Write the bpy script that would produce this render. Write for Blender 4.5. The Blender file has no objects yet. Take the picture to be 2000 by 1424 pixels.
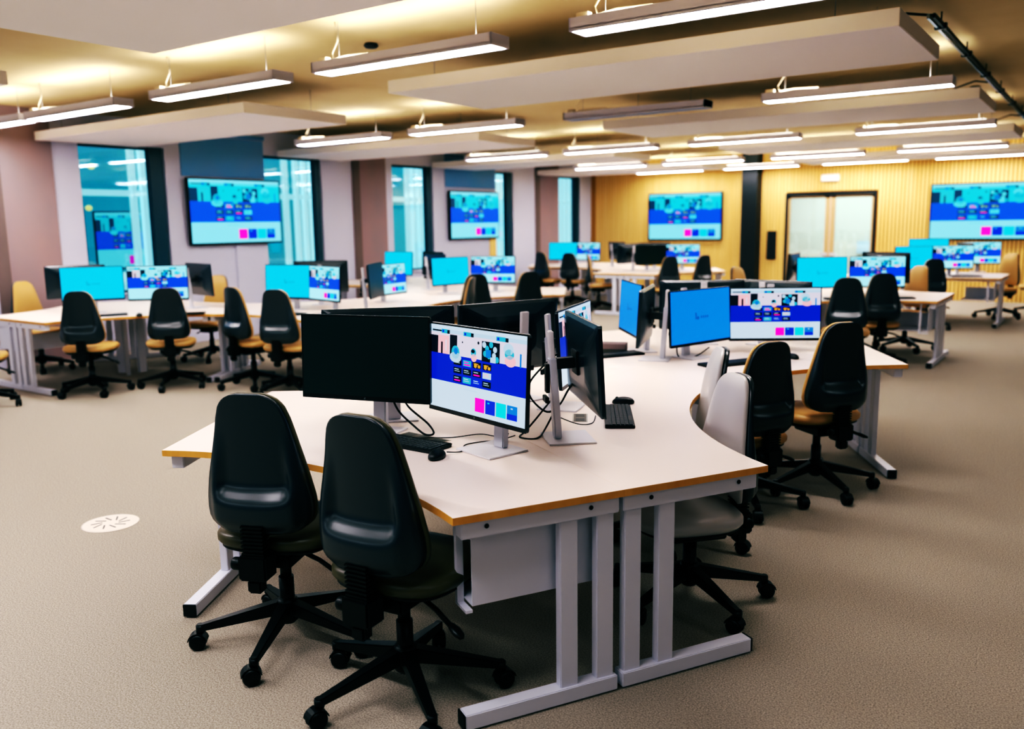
import bpy, bmesh, math, random
from mathutils import Vector, Matrix
random.seed(7)
C = bpy.context.scene.collection
PI = math.pi
R = math.radians

# ------------------------------------------------------------------ materials
def lin(c):
    return tuple((x/12.92 if x <= .04045 else ((x+.055)/1.055)**2.4) for x in c)
def rgb(r, g, b):
    return lin((r/255, g/255, b/255)) + (1.0,)
MATS = {}
def mat(name, col, rough=.5, metal=0, spec=.5, noise=None, bump=None, emit=None, coat=0):
    m = bpy.data.materials.new(name); m.use_nodes = True
    nt = m.node_tree; b = nt.nodes['Principled BSDF']
    b.inputs['Base Color'].default_value = col
    b.inputs['Roughness'].default_value = rough
    b.inputs['Metallic'].default_value = metal
    b.inputs['Specular IOR Level'].default_value = spec
    b.inputs['Coat Weight'].default_value = coat
    if noise or bump:
        tc = nt.nodes.new('ShaderNodeTexCoord')
    if noise:
        sc, amt, col2, stretch = noise
        mp = nt.nodes.new('ShaderNodeMapping'); mp.inputs['Scale'].default_value = stretch
        nz = nt.nodes.new('ShaderNodeTexNoise'); nz.inputs['Scale'].default_value = sc
        nz.inputs['Detail'].default_value = 6
        rp = nt.nodes.new('ShaderNodeValToRGB')
        rp.color_ramp.elements[0].position = .5-amt; rp.color_ramp.elements[1].position = .5+amt
        rp.color_ramp.elements[0].color = col; rp.color_ramp.elements[1].color = col2
        nt.links.new(tc.outputs['Object'], mp.inputs['Vector'])
        nt.links.new(mp.outputs['Vector'], nz.inputs['Vector'])
        nt.links.new(nz.outputs['Fac'], rp.inputs['Fac'])
        nt.links.new(rp.outputs['Color'], b.inputs['Base Color'])
    if bump:
        sc, st = bump
        n2 = nt.nodes.new('ShaderNodeTexNoise'); n2.inputs['Scale'].default_value = sc
        bp = nt.nodes.new('ShaderNodeBump'); bp.inputs['Strength'].default_value = st
        bp.inputs['Distance'].default_value = .01
        nt.links.new(tc.outputs['Object'], n2.inputs['Vector'])
        nt.links.new(n2.outputs['Fac'], bp.inputs['Height'])
        nt.links.new(bp.outputs['Normal'], b.inputs['Normal'])
    if emit:
        b.inputs['Emission Color'].default_value = emit[0]
        b.inputs['Emission Strength'].default_value = emit[1]
    MATS[name] = m
    return m
def glow(name, col, s=1.0):
    """a lit display area: emits its colour, black body under it"""
    return mat(name, (0, 0, 0, 1), .35, spec=.3, emit=(col, s))

carpet = mat('carpet', rgb(130, 124, 112), .95, spec=.1, noise=(170, .22, rgb(198, 190, 176), (1, 1, 1)), bump=(240, .5))
ceil_m = mat('ceiling_tan', rgb(202, 182, 138), .8, spec=.2, noise=(1.3, .35, rgb(220, 204, 166), (1, 1, 1)))
white_wall = mat('white_wall', rgb(204, 206, 224), .7)
side_wall = mat('side_wall', rgb(120, 122, 130), .8)
concrete = mat('concrete', rgb(166, 142, 142), .85, spec=.2, noise=(2.2, .3, rgb(146, 138, 142), (1, 1, .5)), bump=(30, .1))
concrete_dark = mat('concrete_dark', rgb(112, 102, 100), .85, spec=.2, noise=(2.5, .3, rgb(128, 116, 112), (1, 1, .5)))
oak = mat('oak_slat', rgb(232, 190, 112), .55, noise=(5, .3, rgb(244, 212, 142), (3, 3, .15)))
oak_back = mat('oak_backing', rgb(176, 130, 56), .8)
edge_oak = mat('oak_edge', rgb(226, 180, 96), .5, noise=(18, .3, rgb(204, 152, 70), (1, 1, .2)))
laminate = mat('white_laminate', rgb(240, 226, 216), .38, spec=.45)
steel = mat('white_steel', rgb(222, 226, 238), .35, spec=.5)
black_cap = mat('black_plastic_cap', rgb(20, 24, 26), .5)
raft_m = mat('raft_white', rgb(242, 238, 238), .9, spec=.1)
house_m = mat('fixture_grey', rgb(222, 222, 240), .4)
diff_m = mat('diffuser_on', (1, 1, 1, 1), .5, emit=((1, .965, .98, 1), 36))
up_m = mat('uplight_on', (1, 1, 1, 1), .5, emit=((1, .95, .88, 1), 15))
diff_off = mat('diffuser_off', rgb(110, 136, 170), .4)
wire_m = mat('wire', rgb(150, 150, 150), .5, metal=.5)
cord_m = mat('cream_cord', rgb(226, 214, 190), .6)
rail_m = mat('galvanised', rgb(170, 180, 186), .3, metal=.8)
dark_m = mat('dark_fitting', rgb(24, 30, 34), .5)
shell_m = mat('shell_black', rgb(28, 42, 50), .3, spec=.75)
plast_m = mat('chair_black', rgb(8, 12, 14), .4, spec=.4)
vinyl_m = mat('tan_vinyl', rgb(196, 160, 100), .38, spec=.5)
vinyl_shaded = mat('tan_vinyl_shaded', rgb(86, 80, 54), .36, spec=.55)  # same tan vinyl, its shaded olive look put into the colour
vinyl_reflecting = mat('tan_vinyl_reflecting', rgb(198, 196, 194), .33, spec=.6)  # same tan vinyl, a pale ceiling reflection put into the colour
mon_m = mat('monitor_black', rgb(14, 19, 21), .34, spec=.5)
mon_back = mat('monitor_back', rgb(20, 40, 50), .25, spec=.8)
off_m = mat('screen_off', rgb(22, 40, 40), .3, spec=.35)
silver = mat('silver', rgb(206, 210, 220), .3, metal=.25)
silver_l = mat('silver_light', rgb(222, 220, 224), .35, metal=.1)
emblem_m = mat('emblem', rgb(170, 180, 186), .25, metal=.8)
key_m = mat('key_black', rgb(30, 34, 36), .5)
key_top = mat('key_top', rgb(58, 62, 64), .5)
kb_m = mat('keyboard_body', rgb(16, 19, 21), .45)
cable_m = mat('cable_black', rgb(12, 14, 16), .5)
grom_m = mat('grey_label', rgb(96, 94, 82), .5)
grom_d = mat('label_dark', rgb(52, 54, 48), .5)
grom_s = mat('label_border', rgb(176, 172, 160), .4)
tv_m = mat('tv_frame', rgb(9, 14, 18), .3)
teal_dark = mat('mullion_teal', rgb(0, 66, 84), .4)
teal_wall = mat('outside_teal_glow', rgb(10, 110, 128), .6, noise=(.7, .2, rgb(20, 160, 176), (1, 1, .3)), emit=(rgb(0, 140, 160), 1.0))  # wall glows by itself to look bright through the glass
out_dark = mat('outside_dark', rgb(4, 40, 50), .6)
out_white = mat('outside_white_glow', rgb(190, 214, 220), .6, emit=(rgb(196, 222, 230), 1.0))  # self-glow added so the white framing outside looks lit
out_lamp = mat('outside_lamp', (1, .8, .4, 1), .5, emit=(rgb(240, 200, 110), 1.1))
blind_m = mat('blind_blue', rgb(96, 164, 210), .8, noise=(2, .4, rgb(126, 160, 200), (1, 1, 1)))
black_paint = mat('black_paint', rgb(10, 20, 24), .6)
door_wood = mat('door_wood', rgb(190, 160, 116), .5)
poster_m = mat('poster_blue', rgb(150, 200, 232), .6)
poster_d = mat('poster_dark', rgb(40, 160, 210), .6)
paper_m = mat('paper', rgb(200, 214, 236), .7)
floor_plate = mat('plate_cream', rgb(232, 220, 206), .5)
slot_m = mat('slot_dark', rgb(90, 86, 80), .6)

glass_m = bpy.data.materials.new('window_glass'); glass_m.use_nodes = True
nt = glass_m.node_tree; nt.nodes.clear()
o_ = nt.nodes.new('ShaderNodeOutputMaterial'); mx = nt.nodes.new('ShaderNodeMixShader')
tr = nt.nodes.new('ShaderNodeBsdfTransparent'); gl = nt.nodes.new('ShaderNodeBsdfGlossy')
tr.inputs['Color'].default_value = (.72, .93, .95, 1); gl.inputs['Roughness'].default_value = .03
mx.inputs['Fac'].default_value = .13
nt.links.new(tr.outputs[0], mx.inputs[1]); nt.links.new(gl.outputs[0], mx.inputs[2]); nt.links.new(mx.outputs[0], o_.inputs[0])

# ------------------------------------------------------------------ mesh builder
class MB:
    def __init__(s): s.v = []; s.f = []; s.m = []; s.sm = []
    def add(s, vs, fs, mi=0, smooth=False):
        n = len(s.v); s.v += [tuple(v) for v in vs]
        for f in fs: s.f.append([i+n for i in f]); s.m.append(mi); s.sm.append(smooth)
    def box(s, x0, x1, y0, y1, z0, z1, mi=0, M=None):
        vs = [Vector((x, y, z)) for z in (z0, z1) for y in (y0, y1) for x in (x0, x1)]
        if M is not None: vs = [M @ v for v in vs]
        s.add(vs, [(0, 2, 3, 1), (4, 5, 7, 6), (0, 1, 5, 4), (2, 6, 7, 3), (0, 4, 6, 2), (1, 3, 7, 5)], mi)
    def bar(s, p0, p1, w, h, mi=0, w1=None, h1=None, up=(0, 0, 1)):
        p0 = Vector(p0); p1 = Vector(p1); d = (p1-p0).normalized(); up = Vector(up)
        x = d.cross(up)
        if x.length < 1e-4: x = d.cross(Vector((1, 0, 0)))
        x.normalize(); y = x.cross(d)
        w1 = w if w1 is None else w1; h1 = h if h1 is None else h1
        vs = [p0+x*a*w/2+y*b*h/2 for a, b in ((-1, -1), (1, -1), (1, 1), (-1, 1))]
        vs += [p1+x*a*w1/2+y*b*h1/2 for a, b in ((-1, -1), (1, -1), (1, 1), (-1, 1))]
        s.add(vs, [(3, 2, 1, 0), (4, 5, 6, 7), (0, 1, 5, 4), (1, 2, 6, 5), (2, 3, 7, 6), (3, 0, 4, 7)], mi)
    def prism(s, poly, z0, z1, mi=0, mside=None):
        n = len(poly); vs = [(x, y, z0) for x, y in poly]+[(x, y, z1) for x, y in poly]
        s.add(vs, [list(range(n))[::-1], list(range(n, 2*n))], mi)
        s.add(vs, [(i, (i+1) % n, n+(i+1) % n, n+i) for i in range(n)], mi if mside is None else mside)
    def rings(s, rs, mi=0, smooth=True, cap=True):
        n = len(rs[0]); vs = [p for r in rs for p in r]
        fs = [(k*n+i, k*n+(i+1) % n, (k+1)*n+(i+1) % n, (k+1)*n+i) for k in range(len(rs)-1) for i in range(n)]
        s.add(vs, fs, mi, smooth)
        if cap: s.add(vs, [list(range(n))[::-1], [(len(rs)-1)*n+i for i in range(n)]], mi)
    def tube(s, pts, r, n=6, mi=0):
        pts = [Vector(p) for p in pts]; rs = []
        for i, p in enumerate(pts):
            d = (pts[min(i+1, len(pts)-1)]-pts[max(i-1, 0)]).normalized()
            a = d.cross(Vector((0, 0, 1)))
            if a.length < .05: a = d.cross(Vector((1, 0, 0)))
            a.normalize(); b = a.cross(d)
            rs.append([p+(a*math.cos(t)-b*math.sin(t))*r for t in [2*PI*k/n for k in range(n)]])
        s.rings(rs, mi)
    def cyl(s, p0, p1, r, n=16, mi=0, r1=None):
        p0 = Vector(p0); p1 = Vector(p1); d = (p1-p0).normalized()
        a = d.cross(Vector((0, 0, 1)))
        if a.length < .05: a = d.cross(Vector((1, 0, 0)))
        a.normalize(); b = a.cross(d); r1 = r if r1 is None else r1
        s.rings([[p+(a*math.cos(2*PI*k/n)-b*math.sin(2*PI*k/n))*q for k in range(n)] for p, q in ((p0, r), (p1, r1))], mi)
    def lathe(s, prof, n=20, M=None, mi=0):
        rs = []
        for r, z in prof:
            ring = [Vector((r*math.cos(2*PI*k/n), r*math.sin(2*PI*k/n), z)) for k in range(n)]
            rs.append([M @ p for p in ring] if M is not None else ring)
        s.rings(rs, mi)
    def mesh(s, name, mats, bevel=0):
        me = bpy.data.meshes.new(name); me.from_pydata(s.v, [], s.f)
        for m in (mats if isinstance(mats, (list, tuple)) else [mats]): me.materials.append(m)
        me.polygons.foreach_set('material_index', s.m); me.polygons.foreach_set('use_smooth', s.sm); me.update()
        bm = bmesh.new(); bm.from_mesh(me)
        bmesh.ops.remove_doubles(bm, verts=bm.verts, dist=1e-5)
        bmesh.ops.recalc_face_normals(bm, faces=bm.faces)
        if bevel:
            es = [e for e in bm.edges if len(e.link_faces) == 2 and e.calc_face_angle() > .6]
            bmesh.ops.bevel(bm, geom=es, offset=bevel, segments=2, affect='EDGES', clamp_overlap=True)
        bm.to_mesh(me); bm.free()
        return me
    def build(s, name, mats, parent=None, bevel=0):
        o = bpy.data.objects.new(name, s.mesh(name, mats, bevel)); C.objects.link(o)
        if parent is not None: o.parent = parent
        return o
def rectmb(*a):
    m = MB(); m.box(*a); return m

def tag(o, label=None, cat=None, group=None, kind=None):
    if label: o['label'] = label
    if cat: o['category'] = cat
    if group: o['group'] = group
    if kind: o['kind'] = kind
    return o
def empty(name, loc=(0, 0, 0), rz=0):
    o = bpy.data.objects.new(name, None); C.objects.link(o)
    o.empty_display_size = .05; o.location = loc; o.rotation_euler = (0, 0, rz); return o
def struct(name, mb, mats, parent=None, bevel=0):
    o = mb.build(name, mats, parent, bevel)
    if parent is None: o['kind'] = 'structure'
    return o
KIDS = {}
def kids(o):
    return [c for c in bpy.data.objects if c.parent == o]
def copy_tree(o, parent=None):
    c = o.copy(); C.objects.link(c)
    if parent is not None: c.parent = parent
    if o not in KIDS: KIDS[o] = kids(o)
    for ch in KIDS[o]: copy_tree(ch, c)
    return c

# ------------------------------------------------------------------ camera
F_PX, PITCH, ROLL, CAMH, HEAD = 1670.974, R(9.337), R(-.822), 1.628, R(34.961)
Xr = Vector((math.cos(HEAD), -math.sin(HEAD), 0)); Yr = Vector((math.sin(HEAD), math.cos(HEAD), 0))
cp, sp = math.cos(PITCH), math.sin(PITCH); cr_, sr_ = math.cos(ROLL), math.sin(ROLL)
Rm = Matrix(((cr_, -sr_, 0), (sr_, cr_, 0), (0, 0, 1))) @ Matrix(((1, 0, 0), (0, -sp, -cp), (0, cp, -sp)))
Mroom = Matrix((Xr, Yr, (0, 0, 1)))
ax = [Mroom @ Vector(Rm[i]) for i in range(3)]
cam = bpy.data.objects.new('camera', bpy.data.cameras.new('camera')); C.objects.link(cam)
cols = (ax[0], -ax[1], -ax[2])
mw = Matrix.Identity(4)
for j, c in enumerate(cols):
    for i in range(3): mw[i][j] = c[i]
mw[2][3] = CAMH
cam.matrix_world = mw
cam.data.sensor_fit = 'HORIZONTAL'; cam.data.sensor_width = 36; cam.data.lens = F_PX/2000*36
cam.data.clip_start = .05; cam.data.clip_end = 200
cam.data.dof.use_dof = True; cam.data.dof.focus_distance = 3.35; cam.data.dof.aperture_fstop = 1.8
bpy.context.scene.camera = cam

# ------------------------------------------------------------------ room shell
XW, YF, XR, YB, HC = -10.8, 19.0, 4.6, -3.2, 3.08
struct('floor', rectmb(XW-.3, XR, YB, YF+4.2, -.1, 0), carpet)
struct('ceiling', rectmb(XW-.3, XR, YB, YF+.1, HC, HC+.1), ceil_m)
struct('wall_right', rectmb(XR, XR+.1, YB, YF+.1, 0, HC), side_wall)
struct('wall_back', rectmb(XW-.3, XR, YB-.1, YB, 0, HC), side_wall)

# left wall: piers, white casings, windows, display panels
PIERS = [(-.75, -.1), (4.85, 5.63), (10.73, 11.56), (16.44, 17.43)]
WINS = [(5.97, 7.18, 6.93, 7.17), (8.86, 10.04, 9.88, 10.03), (11.74, 12.88, 12.68, 12.86), (14.93, 15.58, 15.33, 15.56), (17.43, 18.45, 18.26, 18.43)]
mb = MB()
for a, b in PIERS: mb.box(XW-.25, XW+.02, a, b, 0, HC)
struct('wall_left', mb, concrete)
mb = MB()
for a, b in ((10.73, 10.9), (16.44, 16.62), (4.85, 5.0)): mb.box(XW+.021, XW+.03, a, b, 0, HC)
struct('trim_1', mb, concrete_dark)
mb = MB()
for a, b in ((-.1, 4.85), (5.63, 5.97), (7.18, 7.42), (7.42, 8.86), (10.04, 10.73), (11.56, 11.74), (12.88, 13.2), (13.2, 14.93), (15.58, 16.44), (18.45, 19.0)):
    mb.box(XW-.25, XW, a, b, 0, HC)
for w in WINS: mb.box(XW-.25, XW, w[0], w[1], 0, .78); mb.box(XW-.25, XW, w[0], w[1], 2.72, HC)
mb.box(XW-.25, XW, YB, -.75, 0, HC)
struct('trim_2', mb, white_wall)
for i, (a, b, c, d) in enumerate(WINS):
    w = struct('window_%d' % (i+1), rectmb(XW-.07, XW-.06, a, b, .78, 2.72), glass_m)
    m = MB(); m.box(XW-.1, XW-.01, c+.02, d-.02, .78, 2.72)
    m.box(XW-.1, XW-.05, a, a+.03, .78, 2.72); m.box(XW-.1, XW-.05, a, b, .78, .82); m.box(XW-.1, XW-.05, a, b, 2.68, 2.72)
    m.build('window_frame', teal_dark, w)
    rectmb(XW-.058, XW+.05, a, b, .76, .79).build('window_sill', white_wall, w)
# skirting under the left wall
struct('baseboard_left', rectmb(XW, XW+.015, YB, YF, 0, .09), white_wall)
# roller blinds above the two displays on the left wall
for (a, b), lab in (((7.42, 8.86), 'blue roller blind above the nearer wall display, between two windows'),
                    ((13.25, 14.9), 'blue roller blind above the second wall display on the window wall')):
    e = empty('roller_blind', (XW, (a+b)/2, 2.36)); h = (b-a)/2
    rectmb(.004, .016, -h, h, 0, .56).build('blind_fabric', blind_m, e)
    m = MB(); m.cyl((.03, -h, .6), (.03, h, .6), .028); m.build('blind_roller', blind_m, e)
    tag(e, lab, 'blind', 'roller blinds')
# world beyond the windows (neighbouring glazed atrium)
struct('wall_outside', rectmb(-17.2, -17, 4, 30, -1, 6), teal_wall)
m = MB()
for y in (8.02, 8.2, 8.36, 11.15, 11.42, 11.62, 11.82, 14.62, 14.82, 15.02, 15.22, 17.95, 18.15, 18.35, 20.9, 21.15, 21.4, 21.65, 21.9):
    m.box(-13.1, -13, y, y+.09, -.5, 5)
for z in (2.15, 3.1): m.box(-13.1, -13.02, 6, 24, z, z+.1)
struct('trim_3', m, out_white)
m = MB(); m.box(-14.1, -14, 7.1, 7.75, -.5, 2.0); m.box(-14.1, -14, 11.0, 11.35, -.5, 2.9); m.box(-14.1, -14, 14.6, 14.95, -.5, 2.5)
struct('trim_4', m, out_dark)
m = MB(); m.box(-13.1, -13, 7.6, 8.1, -.5, .95); m.box(-13.1, -13, 11.1, 11.5, -.5, .9)
struct('trim_5', m, out_white)
struct('wall_street', rectmb(-17, -11.1, 4, 30, -1.1, -.5), out_dark)
for k, (y, z) in enumerate(((7.1, 2.62), (7.35, 2.64), (7.6, 2.62), (7.32, 1.95), (7.5, 1.97), (14.55, 2.2))):
    m = MB(); m.lathe([(0, -.05), (.04, -.035), (.055, 0), (.04, .035), (0, .05)], 12)
    o = m.build('pendant_lamp', out_lamp); o.location = (-13.4, y, z)
    tag(o, ['warm round lamp at top left through the first window', 'second warm lamp from the left, top of the first window', 'third warm lamp from the left, top of the first window',
            'left lamp of the lower pair through the first window', 'right lamp of the lower pair through the first window', 'warm round lamp seen through the third window'][k], 'lamp', 'lamps outside the windows')

# far wall of oak slats with column and doors
m = MB()
m.box(XW, -5.93, YF, YF+.12, 0, HC); m.box(-4.06, XR, YF, YF+.12, 0, HC); m.box(-5.93, -4.06, YF, YF+.12, 2.2, HC)
wf = struct('wall_far', m, oak_back)
m = MB(); x = XW+.15
while x < 1.6:
    if x < -5.95 or x > -4.06: m.box(x, x+.05, YF-.03, YF, .0, HC)
    else: m.box(x, x+.05, YF-.03, YF, 2.22, HC)
    x += .072
m.build('oak_slats', oak, wf)
struct('trim_6', rectmb(-6.81, -6.46, YF-.35, YF-.03, 0, HC), black_paint)
dr = struct('door_1', rectmb(-5.93, -4.06, YF-.05, YF+.1, 2.13, 2.2), black_paint)
m = MB(); m.box(-5.93, -5.88, YF-.05, YF+.1, 0, 2.13); m.box(-4.11, -4.06, YF-.05, YF+.1, 0, 2.13); m.build('door_jamb', black_paint, dr)
for a, b in ((-5.88, -5.0), (-4.98, -4.11)):
    m = MB(); m.box(a, a+(.05 if a < -5.5 else .09), YF, YF+.05, 0, 2.13); m.box(b-(.09 if a < -5.5 else .05), b, YF, YF+.05, 0, 2.13)
    m.box(a, b, YF, YF+.05, 2.08, 2.13); m.box(a, b, YF, YF+.05, 0, .2)
    lf = m.build('door_leaf', door_wood, dr)
    rectmb(a+.05, b-.05, YF+.02, YF+.03, .2, 2.08).build('door_pane', glass_m, lf)
    rectmb((b-.16) if a < -5.5 else a+.02, (b-.02) if a < -5.5 else a+.16, YF-.03, YF, .86, .92).build('door_handle', silver, lf)
m = MB(); m.box(-8, -2, YF+3, YF+3.1, 0, HC); m.box(-8.1, -8, YF+.13, YF+3, 0, HC); m.box(-2, -1.9, YF+.13, YF+3, 0, HC); m.box(-8.1, -1.9, YF+.13, YF+3.1, HC, HC+.1)
struct('wall_corridor', m, mat('corridor_wall', rgb(226, 214, 206), .8))
m = MB(); m.box(0, .6, -.01, 0, 0, .62); m.box(.08, .36, -.014, -.01, .18, .44, 1); m.box(.42, .56, -.014, -.01, .1, .25, 1)
o = m.build('notice', [poster_m, poster_d]); o.location = (-5.0+.35, YF+2.95, 1.35); tag(o, 'pale blue notice on the corridor wall behind the right door pane', 'poster')
m = MB(); m.box(0, .34, -.01, 0, 0, .3)
o = m.build('paper_sheet', paper_m); o.location = (-5.1, YF+2.95, .8); tag(o, 'small pale sheet on the corridor wall, below and left of the blue notice', 'paper')
m = MB(); m.box(-.1, .1, -.05, 0, 0, .62); m.box(-.08, .08, -.056, -.05, .02, .6)
o = m.build('wall_speaker', black_paint, bevel=.006); o.location = (-6.2, YF-.03, .77); tag(o, 'narrow black speaker box on the slatted wall left of the door', 'speaker')
m = MB(); m.box(-.18, .18, -.07, 0, 0, .14)
e = m.build('emergency_light', raft_m, bevel=.01); e.location = (-5.0, YF-.03, 2.42)
rectmb(-.15, .15, -.074, -.07, .02, .1).build('light_cover', mat('em_cover', rgb(240, 236, 220), .5, emit=(rgb(240, 230, 200), .6)), e)
tag(e, 'white emergency light box on the oak wall above the double door', 'emergency light')
m = MB(); m.box(0, .02, 0, .22, 0, .9)
o = m.build('oak_board', oak, bevel=.002); o.location = (XW, 14.68, .45); tag(o, 'narrow oak board on the window wall below the second display', 'board')

# ------------------------------------------------------------------ displays
def quad(m, u0, u1, v0, v1, W, H, mi, lay):
    y = -.0006*lay
    m.add([(-W/2+u0*W, y, H/2-v1*H), (-W/2+u1*W, y, H/2-v1*H), (-W/2+u1*W, y, H/2-v0*H), (-W/2+u0*W, y, H/2-v0*H)], [(0, 1, 2, 3)], mi)
def disc(m, u, v, r, W, H, mi, lay, sy=1.0, n=14):
    y = -.0006*lay; cx, cz = -W/2+u*W, H/2-v*H
    m.add([(cx+r*W*math.cos(2*PI*k/n), y, cz+r*sy*W*math.sin(2*PI*k/n)) for k in range(n)], [list(range(n))], mi)
def palette(pre, cols, s):
    return [glow(pre+'_%d' % i, rgb(*c), s) for i, c in enumerate(cols)]
# 0 pale, 1 band blue, 2 dark, 3 pink, 4 royal, 5 cyan, 6 mid blue, 7 photo light, 8 photo teal, 9 light blue grey, 10 gold, 11 skin
PAL_NEAR = palette('page', [(180, 200, 215), (0, 52, 184), (10, 30, 44), (255, 10, 190), (14, 60, 200), (0, 200, 214), (20, 120, 200), (196, 192, 206), (60, 160, 186), (166, 192, 210), (206, 150, 60), (222, 170, 176)], 1.0)
PAL_FAR = palette('page_bright', [(160, 222, 236), (0, 84, 228), (6, 40, 60), (255, 20, 190), (0, 60, 220), (0, 200, 226), (0, 120, 214), (150, 218, 230), (0, 186, 216), (140, 220, 234), (180, 170, 120), (200, 190, 200)], 1.0)
PAL_TV = palette('tv', [(132, 214, 232), (0, 92, 232), (6, 70, 100), (255, 20, 200), (0, 60, 220), (0, 200, 228), (0, 120, 214), (24, 196, 220), (0, 168, 204), (96, 208, 228), (120, 160, 150), (56, 190, 210)], 1.0)
def page_mesh(name, W, H, pal):
    m = MB()
    quad(m, 0, 1, 0, .09, W, H, 9, 0); quad(m, 0, 1, .09, .34, W, H, 7, 0); quad(m, 0, 1, .34, .67, W, H, 1, 0); quad(m, 0, 1, .67, 1, W, H, 0, 0)
    quad(m, .0, 1, 0, .045, W, H, 0, 1)
    quad(m, .02, .13, .06, .078, W, H, 2, 1)
    for a, b in ((.125, .19), (.37, .45), (.71, .8)): quad(m, a, b, .045, .095, W, H, 8, 2); quad(m, b, b+.028, .05, .095, W, H, 2, 2); quad(m, a+.01, a+.03, .055, .085, W, H, 4, 3)
    quad(m, 0, .085, .13, .34, W, H, 2, 1); quad(m, .085, .21, .12, .34, W, H, 11, 1); quad(m, .22, .3, .1, .34, W, H, 2, 1)
    quad(m, .12, .14, .2, .34, W, H, 2, 2); quad(m, .17, .185, .17, .3, W, H, 7, 2)
    disc(m, .285, .3, .045, W, H, 8, 2); disc(m, .285, .36, .065, W, H, 9, 2, .55); disc(m, .29, .285, .022, W, H, 6, 3)
    disc(m, .48, .27, .028, W, H, 8, 2); disc(m, .485, .33, .03, W, H, 11, 2, .9); disc(m, .475, .255, .02, W, H, 2, 3, .6)
    disc(m, .53, .15, .01, W, H, 2, 2); disc(m, .36, .17, .006, W, H, 2, 2)
    quad(m, .565, .745, .12, .35, W, H, 2, 1)
    for i, (u, v) in enumerate(((.59, .16), (.62, .2), (.66, .15), (.7, .2), (.6, .26), (.64, .28), (.69, .27), (.72, .31))): disc(m, u, v, .02, W, H, 8 if i % 3 else 9, 2)
    quad(m, .61, .66, .21, .3, W, H, 6, 3); quad(m, .655, .71, .29, .35, W, H, 9, 3)
    disc(m, .83, .17, .05, W, H, 9, 2, .75); disc(m, .84, .225, .046, W, H, 8, 2, .7); disc(m, .85, .3, .055, W, H, 11, 2, .65); quad(m, .94, .955, .2, .35, W, H, 6, 2)
    tiles = [(2, 9), (8, 3), (2, 10), (2, 10), (2, 9), (2, 9), (2, 3), (9, 11), (2, 3), (8, 9), (4, 9), (2, 9)]
    for k, (bg, fg) in enumerate(tiles):
        u = .265+.104*(k % 4); v = .375+.1*(k//4)
        quad(m, u, u+.088, v, v+.072, W, H, bg, 1)
        quad(m, u+.012, u+.06, v+.016, v+.026, W, H, fg if bg != 2 or fg == 10 else 9, 2)
        if fg == 10:
            disc(m, u+.03, v+.04, .018, W, H, 10, 2, 1, 5); quad(m, u+.055, u+.08, v+.03, v+.064, W, H, 10, 2)
        elif fg == 3: quad(m, u+.012, u+.076, v+.044, v+.06, W, H, 3, 2)
        else: quad(m, u+.012, u+.07, v+.04, v+.047, W, H, fg, 2)
    quad(m, .38, .52, .715, .722, W, H, 9, 1)
    for k, c in enumerate((3, 4, 5, 6)):
        u = .505+.108*k; quad(m, u, u+.098, .785, .945, W, H, c, 1)
    quad(m, .635, .655, .81, .825, W, H, 5, 2); quad(m, .865, .885, .81, .825, W, H, 9, 2); quad(m, .829, .927, .88, .945, W, H, 4, 2)
    return m.mesh(name, pal)
def lock_mesh(name, W, H, a, b):
    m = MB(); quad(m, 0, 1, 0, 1, W, H, 0, 0)
    quad(m, .40, .425, .47, .56, W, H, 1, 1); disc(m, .445, .535, .02, W, H, 1, 1); disc(m, .41, .45, .013, W, H, 1, 1)
    for k in range(4): quad(m, .49+.035*k, .513+.035*k, .5, .545, W, H, 1, 1)
    return m.mesh(name, [a, b])
SW, SH = .597, .336
ME_PAGE = page_mesh('screen_page', SW, SH, PAL_NEAR)
ME_PAGE2 = page_mesh('screen_page_far', SW, SH, PAL_FAR)
ME_LOCK = lock_mesh('screen_lock', SW, SH, glow('lock_blue', rgb(0, 126, 212)), glow('lock_mark', rgb(10, 96, 170)))
ME_LOCK2 = lock_mesh('screen_lock_far', SW, SH, glow('lock_cyan', rgb(0, 192, 236)), glow('lock_mark_far', rgb(10, 160, 210)))
m = MB(); quad(m, 0, 1, 0, 1, SW, SH, 0, 0); ME_OFF = m.mesh('screen_off', [off_m])

def make_tv(W, H):
    e = empty('wall_display')
    m = MB(); m.box(-W/2, W/2, -.07, -.02, -H/2, H/2); fr = m.build('display_case', tv_m, e, bevel=.006)
    m = MB(); m.box(-.25, .25, -.02, 0, -.2, .2); m.build('wall_bracket', dark_m, e)
    s = bpy.data.objects.new('screen', page_mesh('tv_page', W-.05, H-.05, PAL_TV)); C.objects.link(s); s.parent = e; s.location = (0, -.0712, .003)
    return e
tv1 = make_tv(1.64, .95); tv1.location = (XW+.02, 8.26, 1.862); tv1.rotation_euler = (0, 0, R(90))
tag(tv1, 'large wall display on the window wall, nearer one between two windows', 'wall display', 'large wall displays')
tv2 = copy_tree(tv1); tv2.location = (XW+.02, 14.1, 1.81); tag(tv2, 'large wall display on the window wall, the farther one near the room corner', 'wall display', 'large wall displays')
tv3 = make_tv(1.83, 1.09); tv3.location = (-8.26, YF-.03, 1.74)
tag(tv3, 'large wall display on the oak wall left of the black column', 'wall display', 'large wall displays')
tv4 = copy_tree(tv3); tv4.location = (-2.13, YF-.03, 1.74); tag(tv4, 'large wall display on the oak wall right of the double door', 'wall display', 'large wall displays')
# a display placed behind the glass of the first window
tv5 = make_tv(1.0, .95); tv5.location = (-13.6, 8.22, 1.45); tv5.rotation_euler = (0, 0, R(70))
tag(tv5, 'bluish display beyond the first window, left of the nearer wall display', 'display')
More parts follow.
